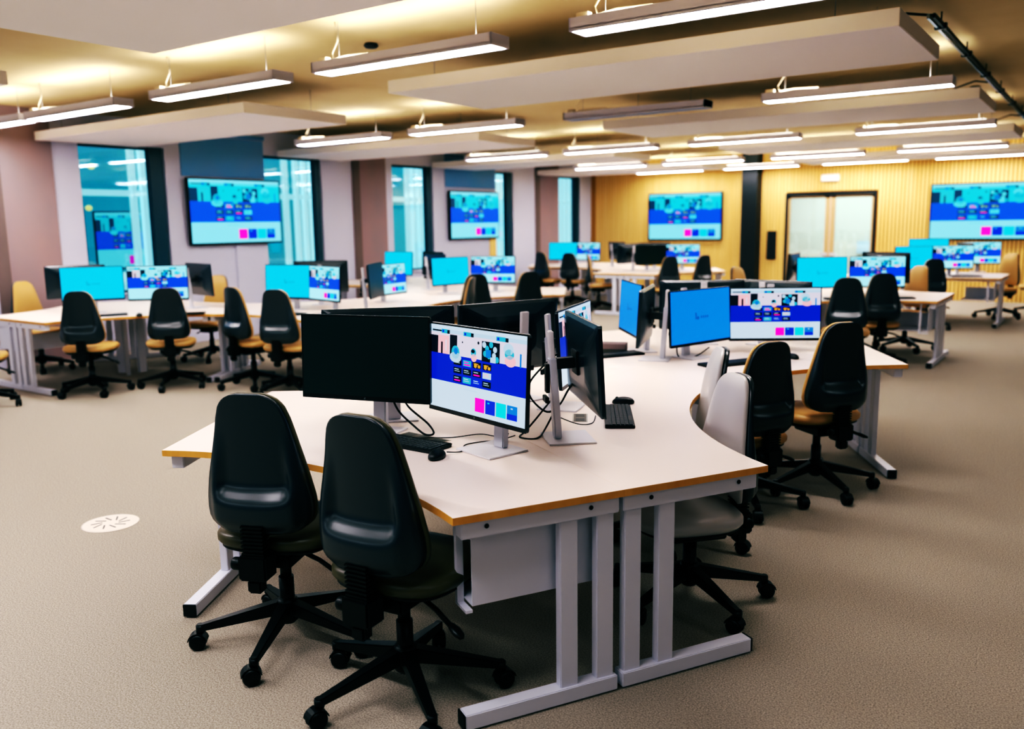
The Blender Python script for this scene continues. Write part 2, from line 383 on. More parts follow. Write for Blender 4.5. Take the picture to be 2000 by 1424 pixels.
# low conduit under the nearer display
m = MB(); m.box(0, .03, -.05, .05, 0, 1.3); o = m.build('cable_conduit', white_wall, bevel=.003); o.location = (XW, 8.3, .09); tag(o, 'white cable conduit running down below the nearer wall display', 'conduit')

# ------------------------------------------------------------------ ceiling rafts, lights, services
def make_raft(L=3.9, D=1.33):
    e = empty('acoustic_raft')
    m = MB(); m.box(-L/2, L/2, -D/2, D/2, 0, .1); m.build('raft_panel', raft_m, e, bevel=.003)
    for sx in (-.4, .4):
        for sy in (-.4, .4):
            m = MB(); m.cyl((sx*L, sy*D, .1), (sx*L, sy*D, HC-2.7), .0025, 6); m.build('hanging_wire', wire_m, e)
    return e
raft0 = make_raft(); n = 0
RN = {(-8.78, 2.63): 'white ceiling raft at the left edge of the photo', (-3.03, 2.63): 'largest white ceiling raft cut off at the top left of the photo',
      (-8.78, 6.08): 'white ceiling raft hanging above the nearer wall display', (-3.04, 6.08): 'long white ceiling raft at the top right, nearest complete one',
      (-8.78, 9.75): 'white ceiling raft left, second row behind the nearest left one', (-3.06, 9.75): 'white ceiling raft right, directly behind the nearest complete right one',
      (-8.78, 13.45): 'white ceiling raft left, near the second wall display', (-3.1, 13.45): 'white ceiling raft right, third row from the front',
      (-8.78, 17.1): 'white ceiling raft left, in front of the oak wall display', (-3.1, 17.1): 'white ceiling raft right, in front of the double door'}
for (x, y), lab in RN.items():
    o = raft0 if n == 0 else copy_tree(raft0); n += 1
    o.location = (x, y, 2.7); tag(o, lab, 'ceiling panel', 'acoustic ceiling rafts')
def make_light(off=False, L=1.62, W=.2):
    e = empty('linear_light')
    m = MB(); m.box(-L/2, L/2, -W/2, W/2, .012, .075); m.box(-L/2, -L/2+.012, -W/2, W/2, 0, .075); m.box(L/2-.012, L/2, -W/2, W/2, 0, .075)
    m.box(-L/2, L/2, -W/2, -W/2+.02, 0, .02); m.box(-L/2, L/2, W/2-.02, W/2, 0, .02); m.build('light_housing', house_m, e)
    rectmb(-L/2+.013, L/2-.013, -W/2+.021, W/2-.021, .004, .011).build('diffuser', diff_off if off else diff_m, e)
    rectmb(-L/2+.1, L/2-.1, -.06, .06, .076, .08).build('uplight_lens', diff_off if off else up_m, e)
    for sx in (-1, 1):
        m = MB(); m.cyl((sx*.62, 0, .075), (sx*.62, 0, HC-2.73), .002, 6); m.build('hanging_wire', wire_m, e)
    m = MB(); m.tube([(-L/2+.5, -.03, .09), (-L/2+.28, -.03, .1), (-L/2+.15, -.02, .09), (-L/2+.12, 0, .14), (-L/2+.17, .01, .22), (-L/2+.16, 0, HC-2.73)], .006); m.box(-L/2+.02, -L/2+.1, -.05, .0, .076, .11)
    m.build('power_cord', cord_m, e)
    return e
L0 = make_light(); LOFF = make_light(True)
rows = {4.6: [(-10.0, 'light at the far left edge, cut off by the photo'), (-8.28, 'light second from the left above the window bay'), (-6.12, 'light above the left of the cluster nearest the wall display'), (-4.08, 'long light at top centre left, nearer end over the floor'), (-1.9, 'brightest light at the top right of centre')],
        8.3: [(-8.5, 'light just behind the left hanging raft'), (-6.45, 'light at centre left beside the off fixture'), (-4.2, None), (-2.02, 'light below the long right raft by the ceiling rail')],
        12.2: [(-8.6, 'light over the corner cluster, third row'), (-6.6, 'light third row left of centre'), (-4.45, 'light third row at centre right'), (-2.1, 'light third row at the far right')],
        18.35: [(-8.4, 'light last row, close to the oak wall on the left'), (-6.3, 'light last row, near the black column'), (-4.2, 'light last row, just before the double door'), (-2.1, 'light last row, close to the right wall display')],
        15.9: [(-8.6, 'light fourth row near the window wall'), (-6.6, 'light fourth row left of centre'), (-4.45, 'light fourth row in front of the double door'), (-2.3, 'light fourth row near the right wall display')]}
first = True
for y, ls in rows.items():
    for x, lab in ls:
        if lab is None: o = LOFF; lab = 'unlit bluish linear ceiling fixture at centre'
        else:
            o = L0 if first else copy_tree(L0); first = False; lab = 'white linear ceiling '+lab
        o.location = (x, y, 2.73); tag(o, lab, 'ceiling light', 'linear ceiling lights')
# conduit rail running into the depth under the ceiling
e = empty('ceiling_rail', (-1.14, 6.65, 2.98)); tag(e, 'long dark steel services rail under the ceiling at the top right', 'ceiling rail')
for dx, mm in ((-.03, rail_m), (.03, dark_m)):
    m = MB(); m.bar((dx*.6, 0, 0), (dx*.6, 11.5, 0), .018, .03); m.build('rail', mm, e)
for k in range(9):
    m = MB(); m.box(-.04, .04, -.02, .02, -.02, .02); m.cyl((0, 0, .02), (0, 0, .1), .006, 6); m.build('rail_bracket', dark_m, e)
    kids(e)[-1].location = (0, .4+1.3*k, 0)
for k in (0, 1, 2):
    m = MB(); m.tube([(0, .1+3.7*k, .02), (-.18, .05+3.7*k, .05), (-.32, -.12+3.7*k, -.02), (-.42, -.25+3.7*k, -.1)], .009); m.build('rail_cable', cable_m, e)
for k, (x, y, lab) in enumerate(((-5.05, 5.3, 'small dark ceiling sensor between the rafts at the upper left'), (-1.45, 7.15, 'small dark ceiling sensor beside the rail at the upper right'), (-3.2, 4.0, 'small pale ceiling sensor beside the largest raft at the top'), (-1.42, 11.2, 'small dark ceiling sensor farther along the rail'))):
    m = MB(); m.lathe([(0, 0), (.05, 0), (.06, -.02), (.045, -.035), (0, -.04)], 16); o = m.build('ceiling_sensor', raft_m if k == 2 else dark_m)
    o.location = (x, y, HC); tag(o, lab, 'sensor', 'ceiling sensors')

# ------------------------------------------------------------------ floor outlet
e = empty('floor_outlet', (-4.49, 2.47, 0)); tag(e, 'round cream floor outlet plate on the carpet at the left', 'floor outlet')
m = MB(); m.lathe([(0, 0), (.15, 0), (.15, .003), (.14, .006), (0, .006)], 40); m.build('plate', floor_plate, e)
m = MB()
for k in range(10):
    a = 2*PI*k/10; m.bar((.045*math.cos(a), .045*math.sin(a), .0065), (.1*math.cos(a+.35), .1*math.sin(a+.35), .0065), .007, .002)
m.build('plate_slots', slot_m, e)

# ------------------------------------------------------------------ desks
LA, WA, ZT = 1.231, 1.24, .74
S3 = math.sqrt(3)/2
def make_desk(tray=False):
    e = empty('corner_desk')
    g = .0002
    d1 = Vector((-S3, -.5)); n1 = Vector((.5, -S3)); d2 = Vector((S3, -.5)); n2 = Vector((-.5, -S3))
    poly = [Vector((0, -2*g)), d2*LA+n2*g, d2*LA+n2*WA/2]
    c2 = d2*LA+n2*WA/2; x0 = c2.x; sag = 1.152-.968
    Rr = (x0*x0+sag*sag)/(2*sag); cy = c2.y+ -(Rr-sag) if False else None
    N = 18
    for k in range(1, N):
        x = x0-2*x0*k/N
        y = -1.152+sag-(Rr-math.sqrt(Rr*Rr-x*x)); poly.append(Vector((x, y)))
    poly += [Vector((-c2.x, c2.y)), d1*LA+n1*g]
    poly = [(p.x, p.y) for p in poly][::-1]
    m = MB(); m.prism(poly, ZT-.025, ZT, 0, 1)
    top = m.build('tabletop', [laminate, edge_oak], e)
    for d, n in ((d1, n1), (d2, n2)):
        fr = empty('leg_frame'); fr.parent = e
        def P(al, ac): q = d*al+n*ac; return (q.x, q.y)
        def bx(a0, a1, c0, c1, z0, z1):
            mm = MB(); q = [P(a0, c0), P(a1, c0), P(a1, c1), P(a0, c1)]
            if (q[1][0]-q[0][0])*(q[2][1]-q[1][1])-(q[1][1]-q[0][1])*(q[2][0]-q[1][0]) < 0: q = q[::-1]
            mm.prism(q, z0, z1); return mm
        bm_ = bx(1.16, 1.212, .008, .585, .655, ZT-.0255); bm_.build('beam', steel, fr, bevel=.003)
        for ac in (.12, .5):
            bc = MB(); q = d*1.213+n*ac; bc.cyl((q.x, q.y, .69), (q.x+d.x*.002, q.y+d.y*.002, .69), .008, 10); bc.build('bolt_cap', black_cap, fr)
        for a0 in (.022, .163):
            bx(1.165, 1.2, a0, a0+.068, .058, .656).build('post', steel, fr, bevel=.003)
        bx(1.155, 1.212, .01, .585, .006, .06).build('foot', steel, fr, bevel=.003)
        mm = bx(1.155, 1.212, .5855, .592, .006, .06); mm.build('foot_cap', black_cap, fr, bevel=.002)
        mm = MB()
        for ac in (.05, .54):
            q = d*1.184+n*ac; mm.cyl((q.x, q.y, 0), (q.x, q.y, .0065), .018, 12)
        mm.build('glide', black_cap, fr)
    # rear corner leg and under-desk rail
    m = MB(); m.bar((-.03, -.12, 0), (-.03, -.12, ZT-.026), .09, .05); m.build('corner_leg', steel, e, bevel=.003)
    m = MB()
    for d, n in ((d1, n1), (d2, n2)):
        a = d*.12+n*.1; b = d*1.155+n*.1; m.bar((a.x, a.y, .68), (b.x, b.y, .68), .03, .05)
    m.build('under_rail', steel, e)
    if not tray: return e
    # deep white cable tray at the user's right arm
    m = MB()
    a = d2*1.14; b = d2*.62
    def q3(al, ac, z): v = d2*al+n2*ac; return (v.x, v.y, z)
    def slab(a0, a1, c0, c1, z0, z1):
        q = [q3(a0, c0, 0)[:2], q3(a1, c0, 0)[:2], q3(a1, c1, 0)[:2], q3(a0, c1, 0)[:2]][::-1]
        m.prism(q, z0, z1)
    slab(1.135, 1.14, .06, .525, .40, .662); slab(.7, 1.14, .06, .525, .395, .4)
    slab(.7, 1.135, .06, .064, .4, .56)
    slab(1.05, 1.07, .526, .55, .38, .7); slab(1.05, 1.145, .526, .55, .375, .385)
    m.build('cable_tray', steel, e)
    return e
desk0 = {False: make_desk(), True: make_desk(True)}; desk_used = {}
def place_desk(hub, bay, label, tray=False, group='white corner desks'):
    o = desk0[tray] if tray not in desk_used else copy_tree(desk0[tray]); desk_used[tray] = 1
    o.location = (hub[0], hub[1], 0); o.rotation_euler = (0, 0, -R(bay-180)); tag(o, label, 'desk', group)
PODS = dict(A1=((-2.349, 3.102), 180), A2=((-2.349, 5.564), 120), Cc=((-9.12, 5.43), 120), B1=((-6.99, 6.66), 180), B2=((-6.99, 9.122), 120),
            H1=((-9.12, 10.352), 180), F1=((-7.0, 14.68), 120), F0=((-9.13, 15.91), 180), D=((-2.73, 10.75), 150), E_=((-2.53, 15.0), 150))
PD = dict(A1='the nearest desk cluster', A2='the second cluster right of centre, joined to the nearest one', Cc='the far-left cluster by the first window', B1='the cluster behind the black switched-off screen',
          B2='the middle cluster beyond it', H1='the cluster below the second window', F1='the cluster before the oak wall display', F0='the cluster in the far corner', D='the right cluster by the double door', E_='the farthest right cluster')
BD = {180: 'camera-facing left side', 60: 'right-hand rear side', 300: 'left-hand rear side', 120: 'camera-facing right side', 0: 'far side', 240: 'left side', 150: 'camera-facing side', 270: 'left-hand side', 30: 'right-hand rear side'}
for k, (hub, b0) in PODS.items():
    for j in range(3):
        b = (b0+120*j) % 360
        place_desk(hub, b, 'white oak-edged corner desk, %s of %s' % (BD[b], PD[k].split(',')[0]), (k, b) in (('A1', 180), ('D', 150), ('E_', 150), ('Cc', 240)))

# ------------------------------------------------------------------ monitors
def make_monitor():
    W, H = .612, .362
    e = empty('monitor')
    m = MB(); m.box(-.11, .11, -.115, .085, 0, .007); m.build('stand_base', silver_l, e, bevel=.003)
    m = MB(); m.bar((0, .03, .007), (0, .052, .345), .062, .03, 0, .056, .03, up=(0, 1, 0))
    m.build('stand_pole', silver, e, bevel=.004)
    m = MB(); m.bar((0, .05, .32), (0, .058, .455), .046, .02, up=(0, 1, 0)); m.build('sliding_pole', silver_l, e, bevel=.003)
    m = MB(); m.box(-.035, .035, .07, .086, .16, .185); m.box(-.02, .02, .064, .08, .2, .32); m.build('cable_clip', black_cap, e, bevel=.002)
    p = MB()
    def ring(y, w, h, r=.012, dz=0):
        pts = []
        for cx, cz, a0 in ((w/2-r, h/2-r, 0), (-w/2+r, h/2-r, 90), (-w/2+r, -h/2+r, 180), (w/2-r, -h/2+r, 270)):
            for k in range(4): a = R(a0+30*k); pts.append(Vector((cx+r*math.cos(a), y, cz+r*math.sin(a)+dz)))
        return pts
    p.rings([ring(0, W-.002, H-.002), ring(.002, W, H), ring(.014, W, H), ring(.022, W-.03, H-.03, .03), ring(.036, W*.66, H*.62, .05), ring(.042, W*.5, H*.46, .05)], 0, False)
    pan = p.build('panel', mon_back, e); pan.location = (0, -.09, .33)
    m = MB(); m.box(-W/2+.001, W/2-.001, -.0012, .0006, -H/2+.001, -H/2+.018); m.box(-W/2+.001, W/2-.001, -.0012, .0006, H/2-.007, H/2-.001)
    m.box(-W/2+.001, -W/2+.007, -.0012, .0006, -H/2+.018, H/2-.007); m.box(W/2-.007, W/2-.001, -.0012, .0006, -H/2+.018, H/2-.007); m.build('bezel', mon_m, pan)
    s = bpy.data.objects.new('screen', ME_OFF); C.objects.link(s); s.parent = pan; s.location = (0, -.0008, .0055)
    m = MB()
    for k in range(4):
        x = -.024+.014*k; z0, z1 = ((-.02, .012), (-.012, .012), (-.036, .012), (-.012, .02))[k]
        m.bar((-x+.006, .0245, z0+.1), (-x-.006 if k != 9 else -x, .0245, z1+.1), .005, .003, up=(0, 1, 0))
    m.build('back_emblem', emblem_m, pan)
    m = MB()
    for x in (-.003, .001): m.bar((x, -.0016, -H/2+.006), (x+.003, -.0016, -H/2+.014), .0016, .0006, up=(0, 1, 0))
    m.build('front_emblem', emblem_m, pan)
    m = MB(); m.box(-.05, .05, .04, .05, -.05, .05); m.box(-.022, .022, .05, .125, -.022, .022); ma = m.build('mount_arm', dark_m, pan, bevel=.003)
    return e
mon0 = make_monitor(); mon_used = [False]
MESH = dict(off=ME_OFF, page=ME_PAGE, page2=ME_PAGE2, lock=ME_LOCK, lock2=ME_LOCK2)
def place_monitor(x, y, yaw, zc, kind, label, tilt=3, zb=ZT):
    o = mon0 if not mon_used[0] else copy_tree(mon0); mon_used[0] = True
    n = Vector((math.sin(R(yaw)), math.cos(R(yaw))))
    o.location = (x-.09*n.x, y-.09*n.y, zb); o.rotation_euler = (0, 0, -R(yaw-180))
    for c in kids(o):
        if c.name.startswith('panel'):
            c.location.z = zc-zb; c.rotation_euler = (-R(tilt), 0, 0)
            for s in kids(c):
                if s.name.startswith('screen'): s.data = MESH[kind]
    tag(o, label, 'monitor', 'desk monitors'); return o
def rel(hub, x, y): return PODS[hub][0][0]+x, PODS[hub][0][1]+y
def rot(v, a):  # rotate a bay-180 offset to another bay heading
    t = -R(a-180); return v[0]*math.cos(t)-v[1]*math.sin(t), v[0]*math.sin(t)+v[1]*math.cos(t)
MON = [('A1', -.201, -.54, 165, 1.078, 'off', 'large switched-off black monitor, the left one of the pair on the nearest desk'),
       ('A1', .369, -.518, 195, 1.057, 'page', 'monitor with the blue web page on the nearest desk, right of the black screen'),
       ('A1', .60, -.07, 47, 1.066, 'page', 'monitor seen from behind, with its silver stand pole facing us, on the nearest desk'),
       ('A1', .27, .42, 74, 1.06, 'page', 'monitor half hidden behind the one seen from behind on the nearest desk'),
       ('A1', -.169, .467, 290, 1.058, 'off', 'monitor seen from behind with a slanted-stroke emblem, behind the page screen'),
       ('A1', -.40, -.17, 313, 1.073, 'off', 'monitor seen from behind, only its top edge above the black screen'),
       ('A2', .187, -.317, 106, 1.016, 'lock', 'mid-blue lock-screen monitor right of centre on the second cluster'),
       ('A2', .514, .171, 148, 1.001, 'page', 'blue web page monitor behind two chairs at centre right'),
       ('A2', -.124, -.511, 252, 1.03, 'off', 'monitor seen edge-on, black back left of its silver pole, centre right'),
       ('A2', -.36, -.26, 230, 1.04, 'lock', 'blue screen sliver left of the edge-on monitor, centre right'),
       ('A2', -.12, .42, 330, 1.02, 'off', 'black monitor back rising behind the mid-blue lock screen'),
       ('A2', .35, .6, 10, 1.02, 'off', 'long black monitor back behind the centre-right web page screen')]
for p, x, y, yaw, zc, kind, lab in MON:
    X, Y = rel(p, x, y); place_monitor(X, Y, yaw, zc, kind, lab)
# farther clusters: world positions
MONW = [(-8.91, 4.95, 120, 1.06, 'lock2', 'cyan lock screen on the far-left cluster by the first window'),
        (-8.17, 5.24, 138, 1.07, 'page2', 'web page monitor on the far-left cluster, right of its cyan screen'),
        (-9.48, 5.08, 290, 1.06, 'off', 'black monitor back at the far left, left of the cyan screen'),
        (-8.45, 5.95, 10, 1.06, 'off', 'black monitor back right of the web page on the far-left cluster'),
        (-7.2, 6.16, 167, 1.05, 'lock2', 'cyan lock screen left of centre, above two tilted chairs'),
        (-6.60, 6.10, 193, 1.05, 'page2', 'web page monitor left of centre, right of its cyan neighbour'),
        (-6.36, 6.62, 60, 1.06, 'off', 'black monitor back with silver pole left of centre'),
        (-7.5, 6.9, 320, 1.06, 'off', 'black monitor back behind the left-of-centre cyan and page pair'),
        (-6.92, 7.45, 82, 1.006, 'page2', 'narrow web page monitor at centre left, right of a silver pole'),
        (-7.75, 9.25, 20, 1.05, 'off', 'black monitor back at centre left, farther than the narrow page screen'),
        (-7.05, 8.72, 102, 1.03, 'lock2', 'cyan lock screen at centre, left of a bright page screen below the second wall display'),
        (-6.72, 9.2, 160, 1.03, 'page2', 'bright page monitor at centre below the second wall display'),
        (-9.0, 9.86, 185, 1.05, 'lock2', 'cyan lock screen left of a silver pole, below the third window'),
        (-8.42, 9.98, 200, 1.05, 'off', 'black monitor between two silver poles, below the third window'),
        (-9.36, 15.29, 168, 1.05, 'lock2', 'cyan lock screen left of the oak wall display, near the room corner'),
        (-8.76, 15.29, 190, 1.05, 'page2', 'small page monitor right of the corner cyan screen'),
        (-8.32, 15.72, 30, 1.05, 'off', 'black monitor back right of the small page monitor in the far corner'),
        (-6.5, 14.85, 150, 1.03, 'page2', 'page monitor below the oak wall display'),
        (-6.93, 14.38, 125, 1.03, 'off', 'black monitor left of the page monitor below the oak wall display'),
        (-7.42, 14.45, 285, 1.05, 'off', 'edge-on black monitor left of the silver pole below the oak wall display'),
        (-7.25, 15.2, 330, 1.05, 'page2', 'monitor with a thin blue top, farthest below the oak wall display'),
        (-2.73, 10.17, 138, 1.02, 'lock2', 'cyan lock screen in front of the double door'),
        (-2.21, 10.55, 156, 1.02, 'page2', 'web page monitor in front of the double door, right of its cyan neighbour'),
        (-3.2, 10.6, 265, 1.05, 'off', 'black monitor back left of the cyan screen before the double door'),
        (-2.22, 11.05, 20, 1.05, 'off', 'black monitor back right of the page screen before the double door'),
        (-2.5, 14.4, 138, 1.02, 'lock2', 'cyan lock screen at the far right, left of a page screen'),
        (-2.02, 14.85, 150, 1.02, 'page2', 'page monitor at the far right under the right wall display'),
        (-2.56, 16.0, 165, 1.1, 'lock2', 'higher cyan screen behind the far-right pair'),
        (-1.9, 15.3, 62, 1.05, 'off', 'black monitor back right of the far-right page screen'),
        (-1.77, 15.9, 160, 1.05, 'page2', 'small page monitor farthest right, beyond the black monitor back')]
for x, y, yaw, zc, kind, lab in MONW:
    place_monitor(x, y, yaw, zc, kind, lab)

# ------------------------------------------------------------------ operator chairs
def ss(a, b, x):
    t = max(0, min(1, (x-a)/(b-a))); return t*t*(3-2*t)
def lerp(tab, x):
    for (a, ya), (b, yb) in zip(tab, tab[1:]):
        if x <= b: return ya+(yb-ya)*(x-a)/(b-a)
    return tab[-1][1]
HWT = [(0, .135), (.012, .158), (.03, .178), (.06, .196), (.1, .206), (.16, .211), (.24, .208), (.4, .192), (.55, .174), (.7, .156), (.82, .141), (.9, .126), (.94, .112), (.97, .094), (.99, .07), (1, .045)]
def make_chair(cush):
    e = empty('operator_chair')
    NS, NV = 30, 40
    vs_ = [0, .012, .03, .06]+[.1+.8*k/(NV-10) for k in range(NV-9)]+[.93, .955, .975, .99, 1]
    def yc(v): return -.18-.012*math.cos(v*2.2)-.05*v*v
    def pt(v, s, off, grow=0, lip=False):
        hw = .96*lerp(HWT, v)+grow; x = hw*s; z = .525+.52*v
        y = yc(v)+.05*((abs(x)/.205)**2.2)*(1-.2*v)+off
        if lip:
            inside = ss(.0, 1, (.184-.055*v-abs(x))/.05)*ss(.2, .345, v-.05*(abs(x)/.16)**5)
            y -= .05*(1-inside)*(1-ss(.3, .8, v))*(1-.55*ss(.7, 1, abs(s)))*(.45+.55*ss(0, .1, v))
        return Vector((x, y, z))
    def solid(off0, off1, grow, lip, bulge=0):
        m = MB(); n = NS+1
        A = [pt(v, -1+2*k/NS, off0, grow, lip) for v in vs_ for k in range(n)]
        B = []
        for v in vs_:
            for k in range(n):
                s = -1+2*k/NS; ed = (1-abs(s)**3)*(1-abs(2*v-1)**3)
                B.append(pt(v, s, off1*.55+off1*.45*ed+bulge*ed*(1-.4*v), grow if not lip else grow))
        nv = len(vs_); fs = []
        for j in range(nv-1):
            for k in range(NS):
                a = j*n+k; fs.append((a, a+1, a+n+1, a+n)); o = nv*n; fs.append((o+a, o+a+n, o+a+n+1, o+a+1))
        o = nv*n
        for j in range(nv-1):
            for k in (0, NS): a = j*n+k; fs.append((a, a+n, o+a+n, o+a))
        for k in range(NS):
            for j in (0, nv-1): a = j*n+k; fs.append((a, a+1, o+a+1, o+a))
        m.add(A+B, fs, 0, True); return m
    sh = solid(-.012, .012, 0, True).build('backrest_shell', shell_m, e)
    solid(.0125, .05, .003, False, .03).build('back_cushion', cush, e)
    # seat
    def sring(z, a, b, cy, n=36, p=3.2):
        return [Vector((a*abs(math.cos(t))**(2/p)*math.copysign(1, math.cos(t)), cy+b*abs(math.sin(t))**(2/p)*math.copysign(1, math.sin(t)), z)) for t in [2*PI*k/n for k in range(n)]]
    m = MB(); m.rings([sring(.432, .2, .19, .05), sring(.438, .228, .222, .05), sring(.456, .243, .235, .05), sring(.476, .243, .235, .05), sring(.492, .228, .22, .05), sring(.5, .19, .18, .045), sring(.498, .1, .1, .04)]); m.build('seat_cushion', cush, e)
    m = MB(); m.rings([sring(.405, .13, .13, .04), sring(.412, .2, .19, .05), sring(.43, .228, .222, .05), sring(.437, .226, .22, .05)]); m.build('seat_pan', plast_m, e)
    m = MB(); m.box(-.085, .085, -.13, .11, .355, .406); m.box(-.03, .03, -.2, -.1, .365, .395); m.build('tilt_mechanism', plast_m, e, bevel=.006)
    m = MB(); m.cyl((0, 0, .08), (0, 0, .27), .029, 18); m.cyl((0, 0, .27), (0, 0, .36), .022, 16); m.build('gas_column', plast_m, e)
    # housing behind the seat, ribbed sleeve, knob, lever
    m = MB(); m.box(-.055, .055, -.265, -.175, .355, .45); m.box(-.028, .028, -.255, -.205, .305, .355); m.build('back_bracket', plast_m, e, bevel=.008)
    m = MB()
    for k in range(8):
        z = .452+.0145*k; m.box(-.043, .043, -.252, -.195, z, z+.0065); m.box(-.036, .036, -.245, -.202, z+.0065, z+.0145)
    m.build('ribbed_sleeve', plast_m, e)
    m = MB(); m.lathe([(0, 0), (.02, 0), (.024, .006), (.024, .03), (.02, .036), (0, .036)], 14, Matrix.Translation((-.055, -.23, .41)) @ Matrix.Rotation(R(-90), 4, 'Y')); m.build('tension_knob', plast_m, e)
    m = MB(); m.tube([(.08, -.02, .385), (.17, -.05, .365), (.235, -.07, .335)], .009, 8)
    m.rings([[Vector((.225+.075*u, -.068-.02*u+w*math.cos(t)*.8, .34-.03*u+w*math.sin(t)*.45)) for t in [2*PI*k/12 for k in range(12)]] for u, w in ((0, .008), (.25, .022), (.6, .028), (.9, .02), (1, .004))])
    m.build('adjustment_lever', plast_m, e)
    # star base and castors
    m = MB(); m.lathe([(0, .085), (.036, .085), (.046, .1), (.044, .165), (.034, .185), (0, .185)], 20)
    for k in range(5):
        a = 2*PI*k/5+PI/2; c, s = math.cos(a), math.sin(a)
        m.bar((.03*c, .03*s, .145), (.335*c, .335*s, .088), .05, .055, 0, .03, .026); m.cyl((.335*c, .335*s, .066), (.335*c, .335*s, .103), .017, 12)
    sb = m.build('star_base', plast_m, e, bevel=.004)
    m = MB(); m.cyl((0, 0, .05), (0, 0, .075), .009, 8)
    for sx in (-1, 1):
        m.lathe([(0, 0), (.024, 0), (.031, .004), (.033, .009), (.031, .018), (.024, .022), (0, .022)], 20, Matrix.Translation((.004*sx if sx > 0 else -.026, -.012, .033)) @ Matrix.Rotation(R(90), 4, 'Y'))
    m.box(-.004, .004, -.03, .012, .02, .062)
    rs = []
    for k in range(9):
        a = R(10+20*k); rs.append([Vector((x, -.012+r*math.cos(a), .033+r*math.sin(a))) for x, r in ((-.022, .0345), (.022, .0345), (.022, .038), (-.022, .038))])
    m.rings(rs, 0, False)
    cme = m.mesh('castor', plast_m)
    for k in range(5):
        a = 2*PI*k/5+PI/2; o = bpy.data.objects.new('castor', cme); C.objects.link(o); o.parent = sb
        o.location = (.335*math.cos(a), .335*math.sin(a), 0); o.rotation_euler = (0, 0, 1.3*k*k+.4)
    return e
CH = {'tan': make_chair(vinyl_m), 'tan_shaded': make_chair(vinyl_shaded), 'grey': make_chair(vinyl_reflecting)}; ch_used = {}
def place_chair(x, y, head, label, kind='tan', spin=0, dz=0, group='black-shelled operator chairs'):
    o = CH[kind] if kind not in ch_used else copy_tree(CH[kind]); ch_used[kind] = 1
    o.location = (x, y, 0); o.rotation_euler = (0, 0, -R(head))
    for c in kids(o):
        if c.name.startswith('star_base'): c.rotation_euler = (0, 0, R(spin))
        elif not c.name.startswith('gas_column'): c.location.z = dz
    tag(o, label, 'chair', group)
CHAIRS = [(-2.575, 2.105, -24, 'tan_shaded', -32, 'operator chair at the front left of the nearest desk, its whole back visible'),
          (-1.925, 2.075, -6, 'tan_shaded', 14, 'operator chair closest to the camera, in front of the web page monitor'),
          (-1.389, 3.30, 222, 'grey', 28, 'operator chair with pale grey front facing us, right of nearest desk'),
          (-1.73, 3.94, 238, 'grey', 5, 'operator chair almost hidden behind the pale grey-fronted chair'),
          (-1.66, 4.70, 300, 'tan', 10, 'operator chair at centre right, back to us, left of the tilted one'),
          (-1.39, 5.22, 308, 'tan', 30, 'operator chair at centre right, right of its twin near the desk end'),
          (-8.33, 4.54, 318, 'tan', 0, 'operator chair at the far left, shiny grey back, in front of the cyan screen'),
          (-7.92, 5.18, 308, 'tan', 20, 'operator chair with black back in front of the far-left web page screen'),
          (-8.62, 3.62, 300, 'tan', 30, 'operator chair cut off by the left edge of the photo'),
          (-10.25, 5.0, 75, 'tan', 30, 'operator chair with tan front facing us at the far left behind the desk'),
          (-9.15, 6.55, 165, 'tan', 30, 'operator chair with tan front beside the conduit under the nearer wall display'),
          (-7.18, 5.62, 4, 'tan', 20, 'operator chair left of centre, the left one of two before the cyan screen'),
          (-6.58, 5.58, 340, 'tan', 10, 'operator chair left of centre, partly behind the black screen'),
          (-6.05, 7.55, 245, 'tan', 0, 'operator chair leaning back at centre left beyond the monitors'),
          (-6.36, 8.28, 308, 'tan', 12, 'operator chair at centre beneath the second wall display, left one of two'),
          (-6.05, 8.89, 296, 'tan', 30, 'operator chair at centre beside the white wall casing, right one of two'),
          (-9.5, 14.9, 10, 'tan', 0, 'operator chair in the far corner, leftmost of three backs'),
          (-8.87, 14.85, 350, 'tan', 30, 'operator chair in the far corner, before the small cyan screen'),
          (-7.85, 14.1, 60, 'tan', 30, 'operator chair in the far corner, rightmost of three, by the white desk end'),
          (-6.35, 13.75, 308, 'tan', 30, 'operator chair below the oak wall display, half hidden by the blue screen'),
          (-6.0, 14.3, 296, 'tan', 0, 'operator chair silhouetted below the oak wall display, right one of two'),
          (-2.22, 9.25, 345, 'tan', 10, 'operator chair in front of the double door, left one with tan side'),
          (-2.1, 10.1, 333, 'tan', 18, 'operator chair in front of the double door, whole star base visible'),
          (-2.05, 11.5, 215, 'tan', 0, 'operator chair with tan front facing us behind the desk before the door'),
          (-2.2, 13.9, 330, 'tan', 10, 'operator chair black back at the far right before the page screen'),
          (-1.45, 15.95, 215, 'tan', 30, 'operator chair with tan front at the far right end'),
          (-.95, 16.75, 300, 'tan', 30, 'operator chair black back at the far right edge under the wall display'),
          (-3.72, 10.6, 100, 'tan', 30, 'operator chair whose tan top alone shows below the black column')]
LOW = {2: -.055, 3: -.04, 4: -.07}
for i, (x, y, h, k, sp_, lab) in enumerate(CHAIRS): place_chair(x, y, h, 'black-shelled '+lab, k, sp_, LOW.get(i, 0))

